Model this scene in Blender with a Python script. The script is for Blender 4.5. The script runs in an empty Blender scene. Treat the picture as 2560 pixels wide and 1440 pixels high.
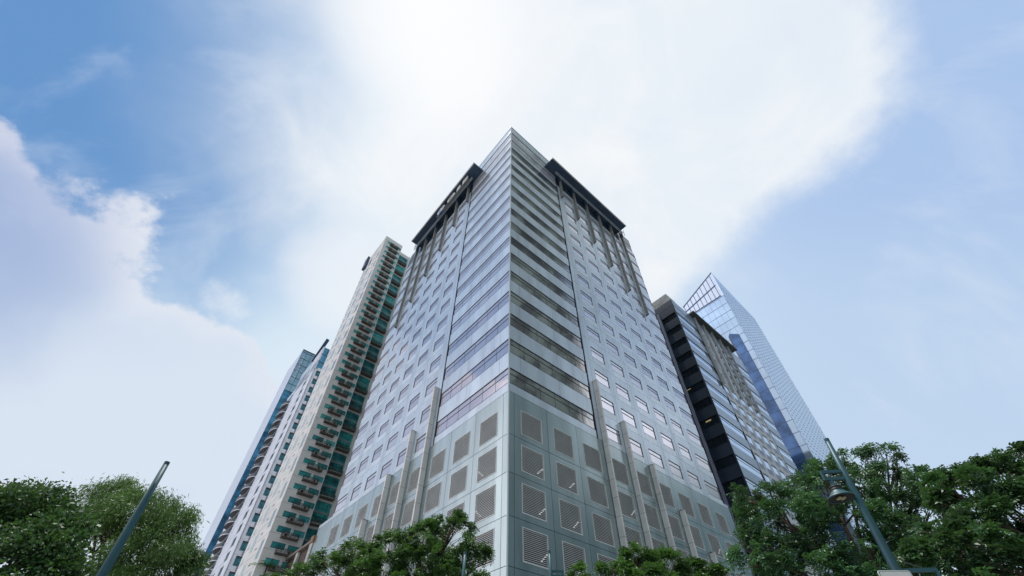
import bpy, math, random
import numpy as np
from mathutils import Vector, Matrix
random.seed(7); rng = np.random.default_rng(7)
SC = bpy.context.scene
COL = SC.collection

# ------------------------------------------------------------------ camera
F_PX, PITCH, ROLL, AZ = 1067.364, 0.788045, -0.002747, 0.709786
CX, CY = 1280.0, 853.5
EYE = np.array([0.0, 0.0, 1.6])
def cam_rot():
    c, s = math.cos(PITCH), math.sin(PITCH)
    m = np.array([[1, 0, 0], [0, -s, c], [0, c, s]])
    cr, sr = math.cos(ROLL), math.sin(ROLL)
    return np.array([[cr, -sr, 0], [sr, cr, 0], [0, 0, 1]]) @ m      # rows: right, up, forward
RM = cam_rot()
cd = bpy.data.cameras.new('camera'); cam = bpy.data.objects.new('camera', cd); COL.objects.link(cam)
cd.sensor_fit = 'HORIZONTAL'; cd.sensor_width = 36.0
cd.lens = 36.0 * F_PX / 2560.0
cd.shift_y = (CY - 720.0) / 2560.0          # the photograph is the upper part of a taller frame
cd.clip_start, cd.clip_end = 0.1, 6000
M4 = Matrix.Identity(4)
for i in range(3):
    M4[i][0], M4[i][1], M4[i][2], M4[i][3] = RM[0, i], RM[1, i], -RM[2, i], EYE[i]
cam.matrix_world = M4
SC.camera = cam
def ray(x, y): return RM.T @ np.array([(x - CX) / F_PX, -(y - CY) / F_PX, 1.0])
def at(x, y, D):
    r = ray(x, y); return EYE + r * (D / r[1])
def unit(x, y):
    r = ray(x, y); return r / np.linalg.norm(r)

SC.view_settings.view_transform = 'Standard'; SC.view_settings.look = 'None'
SC.view_settings.exposure = 0.0; SC.view_settings.gamma = 1.0
SC.render.engine = 'CYCLES'
SC.cycles.max_bounces = 8; SC.cycles.transparent_max_bounces = 8
SC.cycles.sample_clamp_indirect = 4.0
SC.cycles.use_denoising = True

# ------------------------------------------------------------------ node helpers
def lin(r, g, b):
    f = lambda c: c / 12.92 if c <= .04045 else ((c + .055) / 1.055) ** 2.4
    return (f(r / 255), f(g / 255), f(b / 255), 1.0)
class NT:
    def __init__(s, tree): s.t = tree; tree.nodes.clear()
    def n(s, typ, **kw):
        nd = s.t.nodes.new(typ)
        for k, v in kw.items(): setattr(nd, k, v)
        return nd
    def put(s, sock, v):
        if hasattr(v, 'is_output'): s.t.links.new(v, sock)
        elif v is not None: sock.default_value = v
    def math(s, op, a, b=None, c=None, clamp=False):
        nd = s.n('ShaderNodeMath', operation=op, use_clamp=clamp)
        for i, v in enumerate((a, b, c)): s.put(nd.inputs[i], v)
        return nd.outputs[0]
    def vec(s, op, a, b=None, out=0):
        nd = s.n('ShaderNodeVectorMath', operation=op)
        s.put(nd.inputs[0], a)
        if op == 'SCALE': s.put(nd.inputs[3], b)
        elif b is not None: s.put(nd.inputs[1], b)
        return nd.outputs[out]
    def dot(s, a, b): return s.vec('DOT_PRODUCT', a, b, out='Value')
    def ss(s, v, lo, hi, a=0.0, b=1.0, smooth=True):
        nd = s.n('ShaderNodeMapRange', interpolation_type='SMOOTHSTEP' if smooth else 'LINEAR')
        for i, q in enumerate((v, lo, hi, a, b)): s.put(nd.inputs[i], q)
        return nd.outputs[0]
    def mix(s, f, a, b, blend='MIX'):
        nd = s.n('ShaderNodeMix', data_type='RGBA', blend_type=blend, clamp_factor=True)
        s.put(nd.inputs[0], f); s.put(nd.inputs[6], a); s.put(nd.inputs[7], b)
        return nd.outputs[2]
    def noise(s, v, scale, detail=5.0, rough=.55, dist=0.0, out='Fac'):
        nd = s.n('ShaderNodeTexNoise'); s.put(nd.inputs['Vector'], v)
        nd.inputs['Scale'].default_value = scale; nd.inputs['Detail'].default_value = detail
        nd.inputs['Roughness'].default_value = rough; nd.inputs['Distortion'].default_value = dist
        return nd.outputs[out]

# ------------------------------------------------------------------ sky
SUN_DIR = unit(1075, 40)
SUN_EL = math.asin(SUN_DIR[2]); SUN_AZ = math.atan2(SUN_DIR[0], SUN_DIR[1])
W = bpy.data.worlds.new('World'); SC.world = W; W.use_nodes = True
def build_sky():
    T = NT(W.node_tree)
    d = T.n('ShaderNodeTexCoord').outputs['Generated']
    d = T.vec('NORMALIZE', d)
    ob = lambda px, py: tuple(unit(px, py))
    def plane(p, q, inside):
        n = np.cross(unit(*p), unit(*q)); n /= np.linalg.norm(n)
        if np.dot(n, unit(*inside)) < 0: n = -n
        return tuple(n)
    n1 = T.noise(d, 2.2, 3, .5); n2 = T.noise(d, 7.0, 8, .6); n3 = T.noise(d, 4.0, 6, .55, .6)
    c = lambda v, k: T.math('MULTIPLY', T.math('SUBTRACT', v, .5), k)
    # clear blue: deepest high on the left, paler towards the middle, soft blue on the right
    deep = T.ss(T.math('ADD', T.dot(d, ob(90, 20)), c(n1, .10)), .85, 1.0)
    mid = T.ss(T.math('ADD', T.dot(d, ob(220, 150)), c(n1, .10)), .84, 1.0)
    right = T.ss(T.dot(d, ob(2560, 480)), .72, 1.0)
    col = T.mix(mid, lin(224, 239, 250), lin(182, 212, 242))
    col = T.mix(right, col, lin(193, 215, 244))
    topr = T.ss(T.dot(d, ob(2560, 40)), .86, 1.0)
    col = T.mix(topr, col, lin(174, 201, 239))
    col = T.mix(T.math('MULTIPLY', deep, .92), col, lin(92, 145, 204))
    col = T.mix(T.ss(T.dot(d, ob(2300, 1000)), .93, 1.0, 0, .6), col, lin(194, 216, 241))
    # high thin veil of white cloud over the towers
    edge = plane((2330, 290), (1680, 735), (1300, 300))
    e2 = plane((2335, 300), (2260, 0), (1300, 300))
    sv = T.math('MINIMUM', T.dot(d, edge), T.math('ADD', T.dot(d, e2), .02))
    sv = T.math('ADD', sv, T.math('ADD', c(n2, .13), c(n1, .10)))
    veil = T.ss(sv, -.012, .075)
    # left side of the veil dissolves
    lf = T.math('ADD', T.dot(d, plane((930, -60), (560, 560), (1300, 300))), T.math('ADD', c(n3, .30), c(n1, .25)))
    veil = T.math('MULTIPLY', veil, T.ss(lf, -.34, .26))
    lf2 = T.math('ADD', T.dot(d, plane((480, 400), (1010, 800), (1300, 300))), T.math('ADD', c(n3, .16), c(n2, .10)))
    veil = T.math('MULTIPLY', veil, T.ss(lf2, -.10, .16))
    thick = T.math('ADD', T.math('MULTIPLY', n3, .35), .76, clamp=True)
    vcol = T.mix(T.ss(n3, .42, .72), lin(240, 247, 253), lin(251, 253, 255))
    col = T.mix(T.math('MULTIPLY', veil, thick), col, vcol)
    # faint veil strands right of the veil
    st = T.ss(T.noise(T.vec('MULTIPLY', d, (3.0, 5.0, 2.0)), 1.6, 6, .55, .4), .50, .74, 0, .35)
    col = T.mix(st, col, lin(225, 236, 250))
    # lit cumulus bank low on the left
    nb = plane((0, 185), (690, 945), (100, 1000))
    puff = T.n('ShaderNodeTexVoronoi', feature='SMOOTH_F1')
    T.put(puff.inputs['Vector'], T.vec('ADD', d, T.vec('SCALE', T.noise(d, 5, 4, out='Color'), .22)))
    puff.inputs['Scale'].default_value = 5.2; puff.inputs['Smoothness'].default_value = .45
    sb = T.math('ADD', T.dot(d, nb), T.math('ADD', T.math('MULTIPLY', T.math('SUBTRACT', .42, puff.outputs['Distance']), .15), T.math('ADD', c(n2, .10), c(T.noise(d, 22, 6, .65), .05))))
    bank = T.math('MULTIPLY', T.ss(sb, -.006, .020), T.ss(T.dot(d, ob(330, 800)), .40, .66))
    shade = T.ss(T.math('ADD', T.dot(d, ob(-320, 540)), c(n3, .05)), .955, 1.0)
    bcol = T.mix(T.ss(sb, .0, .10), lin(252, 249, 251), lin(231, 237, 249))
    bcol = T.mix(T.ss(T.math('ADD', T.dot(d, ob(250, 1150)), c(n3, .1)), .80, .98, 0, .6), bcol, lin(214, 227, 243))
    bcol = T.mix(T.math('MULTIPLY', shade, .85), bcol, lin(164, 182, 221))
    bcol = T.mix(T.ss(n3, .48, .72, 0, .45), bcol, lin(210, 219, 240))
    bankf = T.math('MULTIPLY', bank, T.ss(sb, -.03, .16, .95, .82))
    col = T.mix(bankf, col, bcol)
    # small cloudlets beside the bank
    for (px, py, lo, hi, k) in ((575, 735, .9983, 1.0, .55), (850, 690, .990, .9998, .6), (1180, 120, .975, .9995, .5)):
        m = T.ss(T.math('ADD', T.dot(d, ob(px, py)), c(n2, .006 if hi > .9996 else .02)), lo, hi, 0, k)
        col = T.mix(m, col, lin(248, 250, 254))
    # glow round the hidden sun
    glow = T.ss(T.dot(d, tuple(SUN_DIR)), .975, 1.0)
    col = T.mix(T.math('MULTIPLY', glow, .75), col, (1.0, 1.01, 1.02, 1))
    # unseen rest of the dome, its brightness invented to light and dim the tower faces
    outf = T.ss(T.dot(d, tuple(RM[2])), .575, .49)
    z = T.n('ShaderNodeSeparateXYZ'); T.put(z.inputs[0], d)
    X, Y, Z = z.outputs
    lpink = T.math('MULTIPLY', T.ss(T.math('MULTIPLY', X, -1.0), .35, .62), T.ss(Y, .36, .12))
    lc = T.mix(T.ss(T.math('ADD', Z, c(n2, .25)), .60, .72), (2.35, 2.2, 2.25, 1), (2.3, 2.4, 2.7, 1))
    lc = T.mix(T.ss(T.math('ADD', Z, c(n2, .2)), .80, .90), lc, (3.1, 3.05, 3.2, 1))
    col = T.mix(T.math('MULTIPLY', T.math('MULTIPLY', lpink, outf), .95), col, lc)
    rpale = T.math('MULTIPLY', T.ss(X, .35, .62), T.ss(Y, .48, .30))
    rc = T.mix(T.ss(n3, .40, .66), (1.45, 1.58, 1.75, 1), (1.7, 1.68, 1.76, 1))
    rc = T.mix(T.ss(Z, .54, .34), rc, lin(58, 92, 92))
    col = T.mix(T.math('MULTIPLY', T.math('MULTIPLY', rpale, outf), .95), col, rc)
    added_dark = T.math('MULTIPLY', T.ss(X, .20, .38), T.ss(T.math('ADD', Y, c(n2, .07)), .060, .020))  # unseen dark sky patch, added to darken reflections in the right facade
    stc = T.mix(T.ss(T.noise(d, 16, 5, .6), .42, .60), lin(40, 54, 56), lin(132, 152, 150))
    stc = T.mix(T.ss(Z, .66, .42), stc, lin(48, 80, 80))
    col = T.mix(T.math('MULTIPLY', added_dark, .97), col, stc)
    back = T.ss(T.math('MULTIPLY', Y, -1.0), .25, .6)
    col = T.mix(T.math('MULTIPLY', T.math('MULTIPLY', back, outf), .9), col, (.48, .56, .62, 1))
    low = T.ss(Z, .12, -.02)
    col = T.mix(low, col, lin(168, 186, 206))
    sky = T.n('ShaderNodeTexSky', sky_type='NISHITA', sun_disc=False)
    sky.sun_elevation = SUN_EL; sky.sun_rotation = SUN_AZ
    b1 = T.n('ShaderNodeBackground'); T.put(b1.inputs[0], col); b1.inputs[1].default_value = 1.0
    b2 = T.n('ShaderNodeBackground'); T.put(b2.inputs[0], sky.outputs[0]); b2.inputs[1].default_value = 0.08
    mx = T.n('ShaderNodeMixShader'); mx.inputs[0].default_value = .06
    T.t.links.new(b1.outputs[0], mx.inputs[1]); T.t.links.new(b2.outputs[0], mx.inputs[2])
    o = T.n('ShaderNodeOutputWorld'); T.t.links.new(mx.outputs[0], o.inputs[0])
build_sky()
W.cycles.sampling_method = 'MANUAL'; W.cycles.sample_map_resolution = 1024

sl = bpy.data.lights.new('sun', 'SUN'); sl.energy = 3.0; sl.angle = math.radians(.5); sl.color = (1, .96, .9)
so = bpy.data.objects.new('sun', sl); COL.objects.link(so)
so.rotation_euler = Vector(SUN_DIR).to_track_quat('Z', 'Y').to_euler(); so.location = (0, 0, 300)

# ------------------------------------------------------------------ materials
def mat(name, color, rough=.5, metal=0.0, var=0.0, vscale=.3, bump=0.0, bscale=1.0, spec=.5, coat=0.0, stretch=(1, 1, 1), pv=0.0, blind=0.0):
    m = bpy.data.materials.new(name); m.use_nodes = True; T = NT(m.node_tree)
    p = T.n('ShaderNodeBsdfPrincipled'); o = T.n('ShaderNodeOutputMaterial')
    T.t.links.new(p.outputs[0], o.inputs[0])
    co = T.n('ShaderNodeTexCoord').outputs['Object']
    col = tuple(color) + ((1,) if len(color) == 3 else ())
    if var:
        nz = T.noise(T.vec('MULTIPLY', co, stretch), vscale, 6, .6)
        lo = tuple(c * (1 - var) for c in col[:3]) + (1,); hi = tuple(min(1, c * (1 + var)) for c in col[:3]) + (1,)
        cc = T.mix(T.ss(nz, .3, .7), lo, hi)
        if pv:
            f = T.math('ADD', T.math('MULTIPLY', T.math('SUBTRACT', T.n('ShaderNodeAttribute', attribute_name='pv').outputs['Fac'], .5), pv), 1.0)
            cc = T.mix(1.0, cc, T.n('ShaderNodeCombineColor').outputs[0] if False else T.vec('SCALE', (1, 1, 1), f), 'MULTIPLY')
        if blind:
            rr = T.math('FRACT', T.math('ADD', T.n('ShaderNodeObjectInfo').outputs['Random'], T.n('ShaderNodeAttribute', attribute_name='pv').outputs['Fac']))
            cc = T.mix(T.ss(rr, .0, 1.0, 0, blind, False), cc, (.22, .25, .32, 1))
        T.put(p.inputs['Base Color'], cc)
    else: p.inputs['Base Color'].default_value = col
    p.inputs['Roughness'].default_value = rough; p.inputs['Metallic'].default_value = metal
    p.inputs['Specular IOR Level'].default_value = spec; p.inputs['Coat Weight'].default_value = coat
    if bump:
        b = T.n('ShaderNodeBump'); b.inputs['Strength'].default_value = bump; b.inputs['Distance'].default_value = .1
        T.put(b.inputs['Height'], T.noise(co, bscale, 2, .5)); T.t.links.new(b.outputs[0], p.inputs['Normal'])
    return m
def emit(name, color, k):
    m = bpy.data.materials.new(name); m.use_nodes = True; T = NT(m.node_tree)
    e = T.n('ShaderNodeEmission'); e.inputs[0].default_value = color; e.inputs[1].default_value = k
    o = T.n('ShaderNodeOutputMaterial'); T.t.links.new(e.outputs[0], o.inputs[0]); return m
def leafmat(name, c1, c2, trans=.35):
    m = bpy.data.materials.new(name); m.use_nodes = True; T = NT(m.node_tree)
    at_ = T.n('ShaderNodeAttribute', attribute_name='tone')
    col = T.mix(at_.outputs['Fac'], c1, c2)
    p = T.n('ShaderNodeBsdfPrincipled'); T.put(p.inputs['Base Color'], col); p.inputs['Roughness'].default_value = .44
    p.inputs['Specular IOR Level'].default_value = .45
    tr = T.n('ShaderNodeBsdfTranslucent'); T.put(tr.inputs[0], T.mix(.5, col, (.17, .34, .06, 1)))
    mx = T.n('ShaderNodeMixShader'); mx.inputs[0].default_value = trans
    T.t.links.new(p.outputs[0], mx.inputs[1]); T.t.links.new(tr.outputs[0], mx.inputs[2])
    o = T.n('ShaderNodeOutputMaterial'); T.t.links.new(mx.outputs[0], o.inputs[0]); return m
MT = dict(
    panel=mat('blue_grey_panel', (.60, .68, .76), .26, .36, .13, .45, stretch=(1, 1, .12), pv=.13),
    pod=mat('reflection_tint_panel', (.385, .47, .485), .25, .62, .14, .45, stretch=(1, 1, .12), pv=.12),  # same paint as the tower, darker greenish reflection put into the colour
    light=mat('pale_panel', (.70, .77, .83), .26, .3, .06, .3, pv=.14),
    glass=mat('pink_reflection_glass', (.72, .66, .70), .03, .6, .05, .2, bump=.06, bscale=.6),  # lower left bands: pink cloud reflection put into the tint
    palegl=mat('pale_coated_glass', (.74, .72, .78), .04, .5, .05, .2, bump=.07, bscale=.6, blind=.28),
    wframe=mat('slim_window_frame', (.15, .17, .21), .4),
    darkgl=mat('dark_reflection_glass', (.36, .355, .35), .03, .78, .10, .25, bump=.08, bscale=.6),  # right corner bands: dark reflections put into the tint
    frame=mat('window_frame', (.018, .022, .035), .4),
    core=mat('dark_core', (.012, .014, .016), .8),
    slat=mat('louvre_slat', (.64, .66, .66), .5, 0, .08, .5),
    fin=mat('fin_cladding', (.72, .70, .675), .45, .1, .10, .4),
    finup=mat('dark_fin', (.25, .24, .22), .5, .1, .18, .5),  # much darker than the cladding of the lower fins
    navy=mat('navy_soffit', (.048, .085, .150), .45, 0, .15, .4),
    trim=mat('corner_trim', (.5, .55, .58), .35, .4),
    cream=mat('cream_render', (.83, .805, .79), .8, 0, .07, .25, stretch=(1, 1, .4)),
    creamj=mat('cream_joint', (.30, .29, .29), .85),
    teal=mat('teal_glass', (.06, .40, .39), .06, .30, .55, .35, bump=.05),
    tealpale=mat('pale_green_glass', (.30, .38, .40), .12, .25, .2, .5),
    rail=mat('brown_railing', (.075, .052, .042), .55, 0, .2, 1.0),
    greyslab=mat('grey_balcony_slab', (.15, .155, .175), .7, 0, .12, .8),
    slab=mat('balcony_slab', (.115, .098, .086), .8, 0, .12, .8),
    acu=mat('ac_casing', (.55, .55, .52), .5, 0, .1, 2.0),
    white=mat('white_cladding', (.74, .77, .86), .45, .1, .06, .2),
    greyp=mat('grey_panel', (.26, .29, .40), .5, .1, .08, .3),
    bglass=mat('blue_glass', (.07, .24, .38), .06, .6, .5, .25, bump=.05),
    pglass=mat('pale_sky_glass', (.62, .72, .82), .05, .9, .08, .12, bump=.03),
    endgl=mat('navy_end_glass', (.050, .085, .125), .25, 0, .35, .3),
    dglass=mat('dark_glass', (.022, .038, .058), .18, .0, .3, .3),
    mull=mat('blue_mullion', (.06, .10, .17), .4, .2),
    beige=mat('beige_panel', (.55, .58, .62), .5, .1, .05, .2),
    ditone=mat('slate_panel', (.30, .385, .49), .32, .3, .08, .2),
    navywall=mat('dark_slate_wall', (.028, .046, .076), .4, .1, .2, .15),
    conc=mat('weathered_white_render', (.58, .57, .54), .85, 0, .22, .9),
    wood=mat('dark_wood_cladding', (.085, .055, .045), .7, 0, .3, 2.0, stretch=(6, 6, .4)),
    capb=mat('brown_cap', (.33, .17, .10), .7, 0, .15, 2.0),
    pole=mat('teal_painted_steel', (.018, .085, .105), .48, .05, .18, 1.5),
    black=mat('black_ring', (.01, .012, .012), .5),
    wire=mat('grey_cable', (.12, .13, .13), .6),
    bark=mat('bark', (.075, .055, .042), .9, 0, .3, 3.0),
    sign=mat('white_sign_face', (.72, .72, .70), .4, 0, .05, 3.0),
    signg=mat('green_sign_border', (.03, .20, .14), .4),
    letter=mat('white_letter', (.80, .80, .78), .45),
    blue=mat('emblem_blue', (.01, .10, .36), .35),
    tube=emit('lit_tube', (1, 1, 1, 1), 1.3),
    tubey=emit('warm_ceiling_light', (1, .78, .42, 1), .55),
    lens=mat('lamp_lens', (.55, .50, .32), .3),
)

# ------------------------------------------------------------------ mesh + object helpers
class MB:
    def __init__(s): s.v = []; s.f = []; s.m = []; s.id = {}
    def quad8(s, P, mi=0):
        b = len(s.v); s.v += [tuple(p) for p in P]; rv = random.random()
        for k_ in range(6): s.id[len(s.f) + k_] = rv
        for q in ((0, 3, 2, 1), (4, 5, 6, 7), (0, 1, 5, 4), (1, 2, 6, 5), (2, 3, 7, 6), (3, 0, 4, 7)):
            s.f.append(tuple(b + i for i in q)); s.m.append(mi)
    def face(s, P, mi=0):
        b = len(s.v); s.v += [tuple(p) for p in P]; s.f.append(tuple(range(b, b + len(P)))); s.m.append(mi)
    def box(s, a, b, mi=0):
        x0, y0, z0 = a; x1, y1, z1 = b
        s.quad8([(x0, y0, z0), (x1, y0, z0), (x1, y1, z0), (x0, y1, z0), (x0, y0, z1), (x1, y0, z1), (x1, y1, z1), (x0, y1, z1)], mi)
    def tube(s, pts, radii, n=8, mi=0, caps=True):
        pts = [Vector(p) for p in pts]; rings = []
        for i, p in enumerate(pts):
            d = (pts[min(i + 1, len(pts) - 1)] - pts[max(i - 1, 0)]).normalized()
            a = d.orthogonal().normalized() if i == 0 else (a - d * a.dot(d)).normalized()
            b_ = d.cross(a); base = len(s.v)
            for k in range(n):
                t = 2 * math.pi * k / n
                s.v.append(tuple(p + (a * math.cos(t) + b_ * math.sin(t)) * radii[i]))
            rings.append(base)
        for i in range(len(rings) - 1):
            for k in range(n):
                k2 = (k + 1) % n
                s.f.append((rings[i] + k, rings[i] + k2, rings[i + 1] + k2, rings[i + 1] + k)); s.m.append(mi)
        if caps:
            s.f.append(tuple(rings[0] + k for k in reversed(range(n)))); s.m.append(mi)
            s.f.append(tuple(rings[-1] + k for k in range(n))); s.m.append(mi)
    def lathe(s, c, prof, n=24, mi=0):
        base = len(s.v)
        for r, z in prof:
            for k in range(n):
                t = 2 * math.pi * k / n; s.v.append((c[0] + r * math.cos(t), c[1] + r * math.sin(t), c[2] + z))
        for i in range(len(prof) - 1):
            for k in range(n):
                k2 = (k + 1) % n
                s.f.append((base + i * n + k, base + i * n + k2, base + (i + 1) * n + k2, base + (i + 1) * n + k)); s.m.append(mi)
    def build(s, name, mats, parent=None, smooth=False):
        me = bpy.data.meshes.new(name); me.from_pydata(s.v, [], s.f)
        for m in (mats if isinstance(mats, (list, tuple)) else [mats]): me.materials.append(MT[m] if isinstance(m, str) else m)
        me.polygons.foreach_set('material_index', s.m)
        if smooth: me.polygons.foreach_set('use_smooth', [True] * len(s.f))
        a = me.attributes.new('pv', 'FLOAT', 'FACE'); a.data.foreach_set('value', [s.id.get(i, .5) for i in range(len(s.f))])
        me.update()
        o = bpy.data.objects.new(name, me); COL.objects.link(o)
        if parent is not None: o.parent = parent
        return o
def thing(name, label, cat, group=None, loc=(0, 0, 0)):
    o = bpy.data.objects.new(name, None); COL.objects.link(o); o.location = loc
    o.empty_display_size = .5; o['label'] = label; o['category'] = cat
    if group: o['group'] = group
    return o
def tag(o, label, cat, group=None):
    o['label'] = label; o['category'] = cat
    if group: o['group'] = group
    return o
def copy_part(o, delta, parent=None):
    c = o.copy(); COL.objects.link(c); c.parent = parent if parent is not None else o.parent
    c.location = Vector(o.location) + Vector(delta)
    return c
def copy_tree(o, delta, parent=None):
    c = copy_part(o, delta, parent)
    for ch in list(o.children): copy_part(ch, (0, 0, 0), c)
    return c

class Face:
    """a vertical facade: u along it, o outwards, z up, in units scaled by s about the camera eye"""
    def __init__(s, corner_q, D, right=True, sc=1.0, shift=0.0):
        s.sc = sc
        s.O = np.array([corner_q * D, D, 0.0])
        if right: s.d = np.array([math.cos(AZ), math.sin(AZ), 0]); s.n = np.array([math.sin(AZ), -math.cos(AZ), 0])
        else: s.d = np.array([-math.sin(AZ), math.cos(AZ), 0]); s.n = np.array([-math.cos(AZ), -math.sin(AZ), 0])
        s.flip = not right
    def P(s, u, o, z):
        p = s.O + s.d * u + s.n * o; p[2] = z - 1.6
        return (p[0] * s.sc, p[1] * s.sc, 1.6 + p[2] * s.sc)
    def D3(s, u=0, o=0, z=0):
        v = (s.d * u + s.n * o) * s.sc; return (v[0], v[1], z * s.sc)
    def box(s, mb, u0, u1, z0, z1, o0, o1, mi=0):
        q = [s.P(u0, o1, z0), s.P(u1, o1, z0), s.P(u1, o0, z0), s.P(u0, o0, z0), s.P(u0, o1, z1), s.P(u1, o1, z1), s.P(u1, o0, z1), s.P(u0, o0, z1)]
        if s.flip: q = [q[1], q[0], q[3], q[2], q[5], q[4], q[7], q[6]]
        mb.quad8(q, mi)
    def prism(s, mb, uz, o0, o1, mi=0):
        """polygon in (u,z) extruded from o0 to o1"""
        n = len(uz); A = [s.P(u, o1, z) for u, z in uz]; B = [s.P(u, o0, z) for u, z in uz]
        mb.face(A, mi); mb.face(B[::-1], mi)
        for i in range(n):
            j = (i + 1) % n; mb.face([A[i], B[i], B[j], A[j]], mi)
def solid(mb, FR, FL, r, l, z0, z1, inset=0.0, mi=0):
    """block behind a corner: r along the right facade, l along the left one"""
    O = np.array(FR.O); pts = []
    for a, b in ((inset, inset), (r, inset), (r, l), (inset, l)):
        p = O + FR.d * a + FL.d * b; pts.append(p[:2])
    q = []
    for z in (z0, z1):
        for p in pts: q.append((p[0] * FR.sc, p[1] * FR.sc, 1.6 + (z - 1.6) * FR.sc))
    mb.quad8(q, mi)

# ------------------------------------------------------------------ ground
def ground():
    mb = MB(); mb.face([(-1500, -1500, 0), (1500, -1500, 0), (1500, 1500, 0), (-1500, 1500, 0)])
    o = mb.build('ground', mat('paving', (.20, .20, .19), .85, 0, .15, .05)); o['kind'] = 'structure'
    mb = MB(); c, s_ = math.cos(AZ), math.sin(AZ)
    def strip(off, w, z, left):
        d = np.array([c, s_, 0]) if not left else np.array([-s_, c, 0]); n = np.array([s_, -c, 0]) if not left else np.array([-c, -s_, 0])
        O = np.array([-.38, 38, 0]); a = O + n * off - d * 180 ; b = O + n * off + d * 180
        mb.face([tuple(a + n * 0 + np.array([0, 0, z])), tuple(b + np.array([0, 0, z])), tuple(b + n * w + np.array([0, 0, z])), tuple(a + n * w + np.array([0, 0, z]))])
    strip(9, 11, .004, False)
    o = mb.build('road', mat('asphalt', (.05, .05, .052), .9, 0, .2, .4)); o['kind'] = 'structure'
    mb = MB()
    O = np.array([-.38, 38, 0]); d = np.array([c, s_, 0]); n = np.array([s_, -c, 0])
    for off in (8.7, 20.0):
        a = O + n * off - d * 180; b = O + n * off + d * 180; a2 = a + n * .3; b2 = b + n * .3
        mb.quad8([tuple(a2), tuple(b2), tuple(b), tuple(a)] + [tuple(p + np.array([0, 0, .13])) for p in (a2, b2, b, a)])
    o = mb.build('kerb', mat('kerb_stone', (.33, .33, .32), .9, 0, .1, 1.0)); o['kind'] = 'structure'
ground()

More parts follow.
